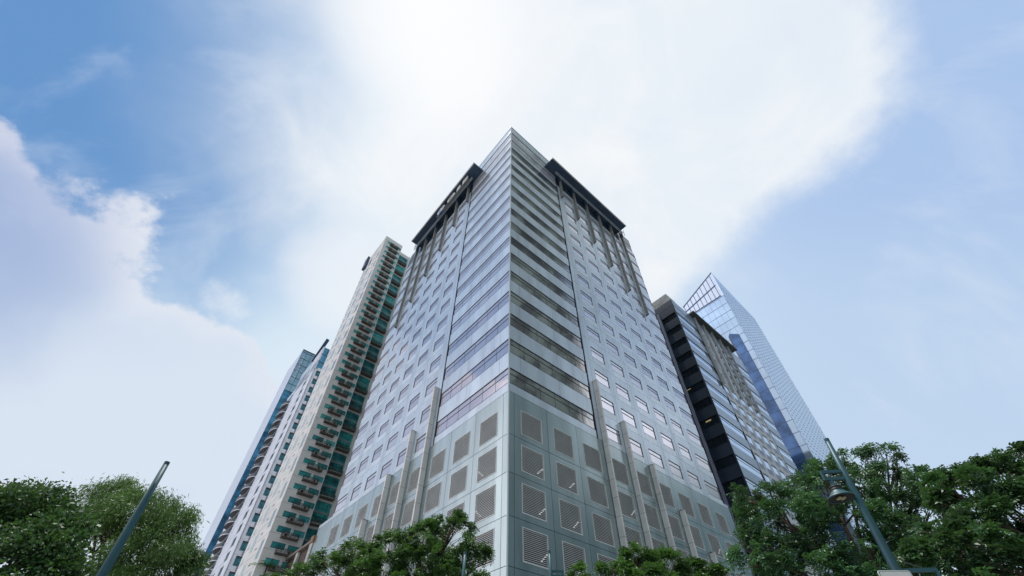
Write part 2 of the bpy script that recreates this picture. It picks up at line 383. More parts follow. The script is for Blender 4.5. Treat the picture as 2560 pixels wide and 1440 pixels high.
# ------------------------------------------------------------------ the main corner tower
QM = -0.0092
def office_tower():
    t = thing('office_tower', 'tall blue-grey corner office tower with louvred base and dark canopies near its top', 'office tower')
    FR, FL = Face(QM, 38, True), Face(QM, 38, False)
    JR = [.8, 5.88, 10.95, 16.2, 21.15, 26.1, 31.05, 36.0, 40.95, 45.6]
    JL = [.9, 6.0, 11.1, 16.35, 21.4, 26.45, 31.5, 36.5, 41.5, 46.4]
    FLOOR = 4.925
    heads = [35.53 + FLOOR * i for i in range(14)] + [104.2]
    sills = [h - 2.36 for h in heads]; sills[14] = 101.3
    podz = [0, 5.1, 9.33, 13.56, 17.79, 22.03, 26.32, 31.98]
    g = .05; thk = .14
    # dark structural core
    mb = MB()
    solid(mb, FR, FL, 46.0, 46.7, 32.2, 111.6, .5); solid(mb, FR, FL, 15.0, 15.3, 111.6, 116.7, .5)
    solid(mb, FR, FL, 47.3, 52.3, 0, 32.2, 2.3)
    mb.build('core', 'core', t)
    for F, J, uend, podend, side in ((FR, JR, 46.2, 47.5, 0), (FL, JL, 47.0, 52.5, 1)):
        bend = 15.2 if side == 0 else 15.5
        wall = MB()
        def pan(u0, u1, z0, z1, mi=0, o1=0.0):
            if u1 - u0 > .12 and z1 - z0 > .02: F.box(wall, u0, u1, z0, z1, o1 - thk, o1, mi)
        # --- podium panels round the louvre openings
        cols = [(0, J[0])] + [(J[i], J[i + 1]) for i in range(len(J) - 1)] + [(J[-1], podend)]
        for r in range(7):
            z0, z1 = podz[r] + g / 2, podz[r + 1] - g / 2
            lo, hi = (podz[r] + .62, podz[r] + 3.62) if r < 6 else (podz[r] + .62, podz[r] + 3.75)
            for ci, (a, b) in enumerate(cols):
                a2, b2 = a + (g / 2 if ci else 0.0), b - g / 2 if ci < len(cols) - 1 else b
                if 0 < ci < len(cols) - 1:
                    u0, u1 = a + .95, a + .95 + min(3.2, b - a - 1.6)
                    pan(a2, u0, z0, z1, 5); pan(u1, b2, z0, z1, 5); pan(u0, u1, z0, lo, 5); pan(u0, u1, hi, z1, 5)
                else: pan(a2, b2, z0, z1, 5)
        # podium reveal under the first window band
        pan(0, bend, 31.98 + g / 2, sills[0] - .03)
        if podend > uend: F.box(wall, uend + .02, podend, 31.98 + g / 2, 32.6, -1.2, 0, 0)
        F.box(wall, bend, podend, 31.98, 32.0, -2.2, -.2, 0)
        # --- corner zone: spandrels between bands
        sj = [0, 1.85, 8.7, bend - .25]
        for i in range(15):
            top = sills[i + 1] - .03 if i < 14 else 105.2
            for k in range(3): pan(sj[k] + (.02 if k else 0), sj[k + 1] - .02, heads[i] + .03, top)
        for (z0, z1) in ((105.28, 105.75), (108.8, 109.3), (109.36, 110.1), (113.5, 114.1), (114.18, 117.1)):
            F.box(wall, 0, bend - .25, z0, z1, -.14, 0, 1 if z1 - z0 < .8 else 0)
        F.box(wall, bend - .16, bend + .02, 31.98, 111.6, -.14, .05, 3)
        if side == 0: F.box(wall, 15.0, 15.2, 111.6, 117.05, -16, -.2, 0)
        else: F.box(wall, 15.3, 15.5, 111.6, 117.05, -15, -.2, 0)
        # --- window zone cells
        wz = [32.0] + [35.26 + FLOOR * i - 3.42 for i in range(1, 16)]
        wc = [(bend + .05, J[3])] + [(J[i], J[i + 1]) for i in range(3, 8)] + [(J[8], uend)]
        for fl_ in range(15):
            z0, z1 = wz[fl_] + .02, wz[fl_ + 1] - .02; head = 35.26 + FLOOR * fl_; sill = head - 2.28
            for ci, (a, b) in enumerate(wc):
                a2, b2 = a + .022, b - .022
                if ci == 0: pan(a2, b2, z0, z1); continue
                last = ci == len(wc) - 1
                u0, u1 = a + .95, (b if last else a + 4.12)
                pan(a2, u0, z0, z1); pan(u1, b2, z0, z1); pan(u0, u1, head, z1)
                pan(u0 + .03, u1 - .03, z0, sill - .03, 2)
        ztop = wz[15]
        for k in range(len(wc)): F.box(wall, wc[k][0] + .022, wc[k][1] - .022, ztop + .02, 109.2, -.3, -.2, 4)  # dark top-floor glass, the canopy's reflection put into its colour
        F.box(wall, bend + .05, uend, 109.25, 112.1, -.3, -.15, 4)
        wall.build('wall', ['panel', 'trim', 'light', 'frame', 'dglass', 'pod'], t)
        # --- window bands of the corner
        for i in range(17):
            zl, zh = (sills[i], heads[i]) if i < 15 else ((105.8, 108.75) if i == 15 else (110.15, 113.45))
            b_ = MB()
            F.box(b_, 0.0, bend - .3, zl, zh, -.16, -.07, 0)
            F.box(b_, 0.0, bend - .3, zh - .09, zh, -.06, -.004, 1); F.box(b_, 0, bend - .3, zl, zl + .07, -.06, -.004, 1)
            if i < 15: F.box(b_, 0, bend - .3, zh - .92, zh - .86, -.065, -.03, 1)
            for k in range(1, 6): F.box(b_, k * 2.55, k * 2.55 + .03, zl + .07, zh - .11, -.068, -.05, 1)
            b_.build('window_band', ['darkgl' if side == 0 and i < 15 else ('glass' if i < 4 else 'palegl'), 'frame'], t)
        # --- windows of the flat facade: the lower eight floors one by one, the rest as one mesh
        def win(mb, a, u1, head):
            sill = head - 2.28
            F.box(mb, a + .95, u1, sill, head, -.17, -.09, 0)
            F.box(mb, a + .95, u1, head - .07, head, -.085, .0, 1); F.box(mb, a + .95, u1, sill, sill + .06, -.085, .0, 1)
            F.box(mb, a + .95, a + .99, sill + .06, head - .07, -.085, 0, 1); F.box(mb, u1 - .06, u1, sill + .06, head - .07, -.085, 0, 1)
            F.box(mb, a + .99, u1 - .06, head - .76, head - .70, -.08, -.03, 1)
        rest = MB()
        for ci in range(1, 7):
            a, b = wc[ci]; u1 = b - .02 if ci == 6 else a + 4.12
            m0 = MB(); win(m0, a, u1, 35.26); w0 = m0.build('window', ['palegl', 'wframe'], t)
            for fl_ in range(1, 8): copy_part(w0, (0, 0, FLOOR * fl_))
            for fl_ in range(8, 15): win(rest, a, u1, 35.26 + FLOOR * fl_)
        ro = rest.build('window', ['palegl', 'wframe'], t); ro['kind'] = 'stuff'
        # --- louvres
        for ci in range(len(J) - 1):
            a, b = J[ci], J[ci + 1]
            u0, u1 = a + .95, a + .95 + min(3.2, b - a - 1.6)
            def louv(lo, hi):
                m0 = MB(); fr = .09
                F.box(m0, u0, u1, lo, lo + fr, -.16, .03); F.box(m0, u0, u1, hi - fr, hi, -.16, .03)
                F.box(m0, u0, u0 + fr, lo + fr, hi - fr, -.16, .03); F.box(m0, u1 - fr, u1, lo + fr, hi - fr, -.16, .03)
                n = 17; p = (hi - lo - 2 * fr) / n
                for k in range(n):
                    z = lo + fr + p * k
                    A = [F.P(u0 + fr, -.02, z + .01), F.P(u1 - fr, -.02, z + .01), F.P(u1 - fr, -.02, z + .085), F.P(u0 + fr, -.02, z + .085)]
                    F.box(m0, u0 + fr, u1 - fr, z + .02, z + .078, -.06, -.02)
                F.box(m0, u0 + .02, u1 - .02, lo + .02, hi - .02, -.9, -.85, 1)
                return m0.build('louvre_vent', ['slat', 'core'], t)
            l0 = louv(podz[1] + .62, podz[1] + 3.62)
            for r in range(2, 6): copy_part(l0, (0, 0, podz[r] - podz[1]))
            louv(podz[6] + .62, podz[6] + 3.75)
            # ceiling tubes that show between the slats
            for r in range(2, 6):
                if (side == 0 and (ci, r) in ((0, 5), (0, 4), (0, 3), (1, 4), (1, 5), (1, 3), (3, 5), (7, 5), (5, 3))) or (side == 1 and (ci, r) in ((0, 4), (0, 5))):
                    m0 = MB(); uu = u0 + 2.2 - .3 * (ci % 3); zz_ = podz[r] + 1.15
                    p = F.P(uu, -.11, zz_); q = F.P(uu, -.8, zz_)
                    for k in range(4):
                        f0, f1 = k / 4, k / 4 + .16
                        m0.tube([F.P(uu + .9 * f0, -.015, zz_ + .02 + .22 * k), F.P(uu + .9 * f0 + .2, -.015, zz_ + .05 + .22 * k)], [.017, .017], 6)
                    m0.build('tube_light', 'tube', t)
        # --- fins
        for k in range(6):
            u = J[3 + k]
            zb = (100.0, 95.2, 90.1, 85.1, 79.9, 75.1)[k] if side == 0 else (101.2, 96.2, 91.2, 86.0, 80.8, 75.8)[k]
            m0 = MB(); F.box(m0, u - .12, u + .12, zb, 108.4, .10, .72)
            F.box(m0, u - .11, u + .11, zb - .12, zb, .02, .70, 1)
            for z in np.arange(zb + 2.4, 108, 2.45): F.box(m0, u - .123, u + .123, z, z + .03, .11, .723, 1)
            m0.build('fin', ['finup', 'frame'], t)
        for k in range(6):
            u = J[3 + k]; zt = (41.9, 36.9, 31.9, 26.8, 22.4, 17.6)[k] if side == 0 else (42.0, 36.9, 31.9, 26.9, 22.3, 17.6)[k]
            m0 = MB(); F.box(m0, u - .15, u + .15, 0, zt, .10, .78)
            F.box(m0, u - .08, u + .08, zt + .06, zt + .2, .0, .5, 1)
            F.box(m0, u - .18, u + .18, zt, zt + .06, .08, .82, 0)
            for z in np.arange(zt - 2.0, 1, -2.25): F.box(m0, u - .153, u + .153, z, z + .03, .11, .783, 1)
            m0.build('fin', ['fin', 'frame'], t)
        # --- canopy and its rails
        m0 = MB(); u0, u1 = (11.3, 40.6) if side == 0 else (11.2, 41.5); zc = 110.75 if side == 0 else 111.0
        F.box(m0, u0, u1, zc, zc + .32, -3.0, 2.95)
        F.box(m0, u0, u1, zc - .08, zc, 2.75, 2.97, 1)
        m0.build('canopy', ['navy', 'fin'], t)
        m0 = MB()
        for z, o_ in ((108.15, 1.55), (107.75, 1.35)): F.box(m0, u0 + 2.2, u1 - .5, z, z + .14, o_, o_ + .14, 0)
        for k in range(6):
            F.box(m0, J[3 + k] - .06, J[3 + k] + .06, 107.85, zc, 1.40, 1.5, 1)
            F.box(m0, J[3 + k] - .3, J[3 + k] + .3, 108.3, zc, .14, .9, 1)
        m0.build('canopy_rail', ['trim', 'navy'], t)
    # corner trim
    m0 = MB()
    O = np.array(FR.O); p = O + (FR.n + FL.n) * .0
    m0.tube([tuple(p + np.array([0, 0, .0])), tuple(p + np.array([0, 0, 117.1]))], [.09, .09], 8)
    m0.build('corner_trim', 'trim', t)
    # rooftop capping
    m0 = MB(); solid(m0, FR, FL, 46.1, 46.9, 112.1, 112.5, .1); solid(m0, FR, FL, 15.2, 15.5, 117.1, 117.4, -.06)
    m0.build('parapet_cap', 'trim', t)
    return FR, FL
FR, FL = office_tower()

def rooftop_sign():
    t = thing('letter_sign', 'white letter sign with round blue emblem under the left canopy', 'sign', loc=tuple(FL.P(20, 2.0, 108.3)))
    base = Vector(t.location)
    off0, off1 = 1.95, 2.3
    def put(mb, name, mats):
        mb.v = [tuple(Vector(v) - base) for v in mb.v]; return mb.build(name, mats, t)
    z0, z1 = 108.35, 110.65
    # E (reads towards smaller u)
    m = MB(); uL, uR = 16.75, 14.75
    def bx(a, b, c, d_): FL.box(m, min(a, b), max(a, b), c, d_, off0, off1)
    bx(uL, uL - .45, z0, z1)
    for z in (z0, (z0 + z1) / 2 - .2, z1 - .4): bx(uL - .45, uR, z, z + .4)
    put(m, 'letter', 'letter')
    # B
    m = MB(); uL = 19.3
    bx(uL, uL - .45, z0, z1)
    for zc, r in ((z0 + .62, .62), (z1 - .56, .56)):
        prof_o = [(uL - .45 - .75 - r * math.cos(a) * 0, 0) for a in (0,)]
        N = 12
        for k in range(N):
            a0, a1 = -math.pi / 2 + math.pi * k / N, -math.pi / 2 + math.pi * (k + 1) / N
            q = []
            for a, rr in ((a0, r), (a1, r), (a1, r - .4), (a0, r - .4)):
                q.append((uL - .95 - rr * math.cos(a), zc + rr * math.sin(a)))
            FL.prism(m, q, off0, off1)
        bx(uL - .45, uL - .95, zc - r, zc - r + .4); bx(uL - .45, uL - .95, zc + r - .4, zc + r)
    put(m, 'letter', 'letter')
    # Q
    m = MB(); uc, zc, ru, rz = 22.0, (z0 + z1) / 2 + .05, 1.75, 1.2; N = 28
    for k in range(N):
        a0, a1 = 2 * math.pi * k / N, 2 * math.pi * (k + 1) / N
        q = [(uc + (ru - w * 1.2) * math.cos(a), zc + (rz - w) * math.sin(a)) for a, w in ((a0, 0), (a1, 0), (a1, .42), (a0, .42))]
        FL.prism(m, q, off0, off1)
    FL.prism(m, [(uc - .3, zc - .5), (uc - .8, zc - .3), (uc - 1.75, zc - 1.2), (uc - 1.2, zc - 1.3)], off0 + .02, off1 + .02)
    put(m, 'letter', 'letter')
    # emblem
    m = MB(); uc, zc, ru, rz = 26.7, (z0 + z1) / 2 - .05, 1.9, 1.35; N = 32
    FL.prism(m, [(uc + ru * math.cos(2 * math.pi * k / N), zc + rz * math.sin(2 * math.pi * k / N)) for k in range(N)], off0 - .2, off1, 0)
    FL.prism(m, [(uc + .93 * ru * math.cos(2 * math.pi * k / N), zc + .9 * rz * math.sin(2 * math.pi * k / N)) for k in range(N)], off1 + .003, off1 + .06, 1)
    for (du, dz, a, b) in ((-.75, .25, .42, .3), (.1, -.25, .12, .6), (.5, -.15, .12, .55), (.85, -.1, .1, .4)):
        FL.prism(m, [(uc + du + a * math.cos(2 * math.pi * k / 12), zc + dz + b * math.sin(2 * math.pi * k / 12)) for k in range(12)], off1 + .065, off1 + .10, 0)
    put(m, 'emblem', ['blue', 'letter'])
    m = MB(); FL.box(m, 14.4, 28.7, z0 - .16, z0 - .02, off0 - .1, off1, 0)
    put(m, 'mounting_rail', 'finup')
rooftop_sign()

# ------------------------------------------------------------------ cream apartment tower
def apartment_tower():
    t = thing('apartment_tower', 'slender cream apartment tower with stacked brown balconies and teal windows', 'apartment tower')
    q = ray(755, 1135); q = q[0] / q[1] - .004
    S = .85
    R_, L_ = Face(q, 100, True, S), Face(q, 100, False, S)
    ZT = 167.3; P = 3.522; z00 = 38.35
    fl = [z00 + P * k for k in range(-10, 37)]
    mb = MB()
    solid(mb, R_, L_, 7.9, 18.6, 0, ZT, 0.0)
    # second, set back slab
    for u0, u1, o0, o1, zt in ((7.92, 26, -18.4, -1.8, 165.8),): R_.box(mb, u0, u1, 0, zt, o0, o1)
    R_.box(mb, -.06, 7.96, ZT - 2.0, ZT + .5, -.5, .12); L_.box(mb, -.05, 18.65, ZT - 2.0, ZT + .5, -.5, .12)
    # joints per floor
    for z in fl:
        R_.box(mb, 0.02, 7.88, z - 1.72, z - 1.66, -.05, .012, 1); L_.box(mb, .02, 18.6, z - 1.72, z - 1.66, -.05, .012, 1)
    R_.box(mb, 4.45, 4.95, 0, 163, -.1, .06, 0)
    R_.box(mb, 12.6, 13.2, 0, 165, -1.9, -.9, 0)
    mb.build('wall', ['cream', 'creamj'], t)
    mb = MB(); L_.box(mb, 15.5, 18.7, ZT - 6.0, ZT + 1.6, .05, 1.0); mb.build('roof_fin', 'navy', t)
    # windows, two a floor
    def window(F, u0, u1, z0, z1, o=0.0, name='window', m='teal', bars=2):
        m0 = MB(); F.box(m0, u0, u1, z0, z1, o - .12, o + .015, 0)
        F.box(m0, u0, u1, z1 - .06, z1, o + .02, o + .06, 1)
        for k in range(bars):
            uu = u0 + (u1 - u0) * (.24 if k == 0 else .78); F.box(m0, uu, uu + .05, z0, z1 - .1, o + .02, o + .045, 2)
        F.box(m0, u0, u0 + (u1 - u0) * .24, z0 + .22, z0 + .26, o + .018, o + .04, 2)
        return m0.build(name, [m, 'frame', 'tealpale'], t)
    teal2 = mat('teal_glass_bright', (.10, .56, .51), .08, .25, .5, .5, bump=.05)
    teal3 = mat('teal_glass_dark', (.05, .34, .36), .06, .2, .6, .5, bump=.05)
    var = []
    for (u0, u1, dz) in ((1.3, 4.35, 0), (5.0, 7.7, .05)):
        for m in ('teal', teal2, teal3):
            o = window(R_, u0, u1, fl[0] - 1.36 - dz, fl[0] + .02 - dz, m=m); var.append(o)
    k3 = {0: var[:3], 1: var[3:]}
    for c in (0, 1):
        for i in range(3, len(fl)):
            pick = random.choices((0, 1, 2), (.4, .25, .35))[0]
            copy_part(k3[c][pick], R_.D3(z=fl[i] - fl[0]))
        for i in range(3): k3[c][i].location = R_.D3(z=P * i)
    # balconies
    def balcony(F, u0, u1, zt, o, dep):
        m0 = MB(); F.box(m0, u0, u1, zt - 1.30, zt - 1.02, o, o + dep); b = m0.build('balcony', 'slab', t)
        m0 = MB()
        F.box(m0, u0, u1, zt - .07, zt, o + dep - .06, o + dep)
        for uu in (u0, u1 - .06): F.box(m0, uu, uu + .06, zt - .07, zt, o, o + dep - .06)
        for k in range(4):
            z = zt - .25 - k * .2; F.box(m0, u0, u1, z, z + .06, o + dep - .05, o + dep - .01)
            for uu in (u0, u1 - .05): F.box(m0, uu + .005, uu + .045, z, z + .06, o, o + dep - .05)
        n = 4
        for k in range(n + 1):
            uu = u0 + (u1 - u0 - .08) * k / n; F.box(m0, uu, uu + .08, zt - 1.02, zt - .07, o + dep - .045, o + dep - .015)
        m0.build('railing', 'rail', b)
        return b
    b1 = balcony(R_, 2.55, 6.45, fl[0] - 1.25, 0.02, 1.15)
    m0 = MB(); R_.box(m0, 5.1, 5.95, fl[0] - 2.25, fl[0] - 1.55, .55, .95); R_.box(m0, 5.2, 5.6, fl[0] - 2.2, fl[0] - 1.65, .955, .98, 1); m0.build('ac_unit', ['acu', 'frame'], b1)
    b2_ = balcony(R_, 2.55, 6.45, fl[0] - 1.25, 0.02, 1.15)
    m0 = MB(); R_.box(m0, 3.0, 4.1, fl[0] - 2.25, fl[0] - 1.45, .45, .95); R_.box(m0, 3.1, 3.7, fl[0] - 2.2, fl[0] - 1.55, .955, .98, 1); m0.build('ac_unit', ['acu', 'frame'], b2_)
    for i in range(2, len(fl)): copy_tree(random.choice((b1, b2_)), R_.D3(z=fl[i] - fl[0]))
    b2_.location = R_.D3(z=P)
    # recessed glass bays with balconies, one every two floors
    for u0, u1 in ((8.25, 12.45), (13.4, 16.6)):
        z = 3.2; first = None
        g0 = MB(); R_.box(g0, u0, u1, z, z + 5.3, -1.9, -1.74, 0)
        for k in (1, 2, 3):
            uu = u0 + (u1 - u0) * k / 4; R_.box(g0, uu, uu + .07, z, z + 5.3, -1.735, -1.69, 1)
        for zz_ in (1.2, 1.35, 3.4): R_.box(g0, u0, u1, z + zz_, z + zz_ + .08, -1.732, -1.70, 1)
        R_.box(g0, u0, u1, z + 2.2, z + 2.75, -1.735, -1.66, 2); gl = g0.build('glass_bay', [teal3, 'frame', 'tealpale'], t)
        bb = balcony(R_, u0 + .3, u1 - .15, z + .2, -1.75, 1.3)
        gl2 = copy_part(gl, R_.D3(z=7.044)); gl2.data = gl.data.copy(); gl2.data.materials[0] = MT['teal']
        for i in range(1, 23): 
            if i > 1: copy_part(gl if i % 3 else gl2, R_.D3(z=7.044 * (i if i % 3 else i - 1))); copy_tree(bb, R_.D3(z=7.044 * i))
    # left facade: tall strip windows and slots
    m0 = MB(); L_.box(m0, 1.7, 4.5, fl[0] - 3.3, fl[0] + .9, -.1, .02); L_.box(m0, 2.95, 3.05, fl[0] - 3.3, fl[0] + .9, .022, .05, 1)
    a = m0.build('tall_window', ['tealpale', 'frame'], t)
    m0 = MB(); L_.box(m0, 10.2, 12.8, fl[0] - 3.3 + P, fl[0] + .9 + P, -.1, .02); b = m0.build('tall_window', ['tealpale', 'frame'], t)
    m0 = MB(); L_.box(m0, 6.4, 8.0, fl[0] - .35, fl[0] - .05, -.1, .02); c = m0.build('vent_slot', 'rail', t)
    m0 = MB(); L_.box(m0, 15.4, 16.8, fl[0] - 1.6, fl[0] - .1, -.1, .02); d_ = m0.build('small_window', 'tealpale', t)
    for i in range(1, 23): copy_part(a, L_.D3(z=2 * P * i)); copy_part(b, L_.D3(z=2 * P * i))
    for i in range(1, 46): copy_part(c, L_.D3(z=P * i)); copy_part(d_, L_.D3(z=P * i))
apartment_tower()

# ------------------------------------------------------------------ white condominium behind it
def condominium_tower():
    t = thing('condominium_tower', 'white condominium tower with half-round balconies and blue glass crown behind the cream tower', 'apartment tower')
    q = ray(633.6, 1277.4); q = q[0] / q[1] - .004; S = 115 / 110
    R_, L_ = Face(q, 110, True, S), Face(q, 110, False, S)
    P = 3.53; z0 = 52.6 - 14 * P
    mb = MB(); solid(mb, R_, L_, 20, 34, 0, 99.0, .32)
    R_.box(mb, 0, .95, 0, 99.0, -.33, 0); R_.box(mb, 2.75, 20, 0, 99, -.33, 0)
    for k in range(28): R_.box(mb, .95, 2.75, z0 + P * k + .02, z0 + P * (k + 1) - 2.3, -.33, 0, 0 if False else 2); 
    L_.box(mb, 0.0, 4.6, 0, 103, -.33, 0); L_.box(mb, 8.0, 18.6, 0, 104.5, -.33, 0); L_.box(mb, 28.2, 34, 0, 99, -.33, 0)
    for k in range(29): L_.box(mb, 4.6, 8.0, z0 + P * k - 1.2, z0 + P * k, -.33, -.04)
    for k in range(29): L_.box(mb, 18.6, 28.2, z0 + P * k - .7, z0 + P * k, -.33, -.04)
    for k in range(28): L_.box(mb, 8.02, 18.6, z0 + P * k - .03, z0 + P * k + .03, -.05, .012, 1)
    for k in range(28): R_.box(mb, 0.02, .94, z0 + P * k + .3, z0 + P * k + .34, -.05, .012, 1)
    mb.build('wall', ['white', 'greyp', 'white'], t)
    mb = MB(); L_.box(mb, 4.62, 7.98, 0, 103, -.32, -.26); L_.box(mb, 18.62, 28.18, 0, 99, -.32, -.26); mb.build('recess_glass', 'dglass', t)
    # side panels under each window
    m0 = MB(); R_.box(m0, .95, 2.75, z0 - 2.15, z0, -.32, -.22, 0); R_.box(m0, .95, 2.75, z0 - 1.75, z0 - 1.68, -.215, -.17, 1); R_.box(m0, 1.7, 1.77, z0 - 1.68, z0 - .3, -.215, -.18, 1); R_.box(m0, .95, 2.75, z0 - .3, z0, -.215, -.15, 2)
    w = m0.build('window', [mat('dark_teal_glass', (.03, .17, .22), .06, .3, .5, .4), 'mull', 'frame'], t)
    for k in range(1, 28): copy_part(w, R_.D3(z=P * k))
    m0 = MB(); R_.box(m0, 1.9, 2.74, z0 - 3.45, z0 - 2.2, .004, .03); s_ = m0.build('grey_panel', 'greyp', t)
    for k in range(2, 28): copy_part(s_, R_.D3(z=P * k))
    # half round balconies
    m0 = MB(); N = 10; uc, ru = 23.4, 3.9
    arc = [(uc + ru * math.cos(math.pi * k / N), 1.5 * math.sin(math.pi * k / N)) for k in range(N + 1)]
    for zb, zt, mi in ((z0 - .25, z0, 0),):
        A = [L_.P(u, o, zt) for u, o in arc]; B = [L_.P(u, o, zb) for u, o in arc]
        m0.face(A, 0); m0.face(B[::-1], 1)
        for k in range(N): m0.face([A[k], A[k + 1], B[k + 1], B[k]], 0)
    b = m0.build('balcony', ['white', 'greyslab'], t)
    m0 = MB()
    for k in range(N):
        (u, o), (u2, o2) = arc[k], arc[k + 1]
        m0.face([L_.P(u, o, z0), L_.P(u2, o2, z0), L_.P(u2, o2, z0 + 1.0), L_.P(u, o, z0 + 1.0)], 0)
    m0.build('railing', 'greyslab', b)
    for k in range(1, 27): copy_tree(b, L_.D3(z=P * k))
    # crown
    m0 = MB(); R_.box(m0, 0, 20, 99.05, 109.2, -20, -.1, 0)
    for z in (102.3, 105.8): R_.box(m0, 0, 20, z, z + .18, -.09, .02, 1)
    for k in range(7): R_.box(m0, .2 + k * 1.5, .32 + k * 1.5, 99.05, 109.2, -.09, -.02, 1)
    m0.build('crown_glass', ['bglass', 'mull'], t)
    m0 = MB(); L_.prism(m0, [(0, 103.05), (8, 103.05), (8.0, 108.6), (0, 109.3)], -.5, .02); m0.build('crown_wall', 'white', t)
    m0 = MB(); L_.prism(m0, [(-1.3, 111.4), (9.5, 108.4), (9.5, 109.1), (-1.3, 112.1)], -.6, .5); m0.build('roof_blade', 'navy', t)
condominium_tower()

# ------------------------------------------------------------------ far left blue glass tower
def far_glass_tower():
    t = thing('glass_tower', 'distant blue glass tower with a pale side, leftmost of the towers', 'office tower')
    q = ray(*(480 + 1120 / 4.915, 830 + 730 / 4.915)); q = q[0] / q[1]; S = 1.0
    R_, L_ = Face(q, 150, True, S), Face(q, 150, False, S)
    mb = MB(); solid(mb, R_, L_, 16, 20.5, 0, 121.5, .1); mb.build('core', 'bglass', t)
    mb = MB(); R_.box(mb, 0, 16, 0, 121.4, -.1, 0, 0)
    for z in np.arange(2, 121, 3.9): R_.box(mb, 0, 16, z, z + .14, 0.002, .10, 1)
    for k in range(7): R_.box(mb, .0 + k * 2.2, .1 + k * 2.2, 0, 121.4, .004, .08, 1)
    mb.build('facade_glass', ['bglass', 'mull'], t)
    mb = MB(); R_.box(mb, 0, 16, 121.5, 146.4, -.25, 0, 0)
    for z in np.arange(121.5, 146.3, 3.9): R_.box(mb, 0, 16, z, z + .2, .002, .10, 1)
    for k in range(7): R_.box(mb, k * 2.2, k * 2.2 + .14, 121.5, 146.4, .004, .08, 1)
    R_.box(mb, 0, 16, 146.1, 146.6, -.3, .15, 1)
    for k in range(10): R_.box(mb, 1.2, 1.5 + .5 * (k % 2), 128 + k * 1.5, 128.7 + k * 1.5, .105, .14, 2)
    mb.build('crown_glass', [mat('grey_blue_glass', (.33, .50, .62), .08, .7, .15, .3), 'mull', 'letter'], t)
    mb = MB(); L_.box(mb, .05, 20.5, 0, 146.3, -.3, .0, 0)
    mb.build('side_wall', mat('pale_metal_side', (.60, .66, .78), .35, .3, .05, .05), t)
far_glass_tower()

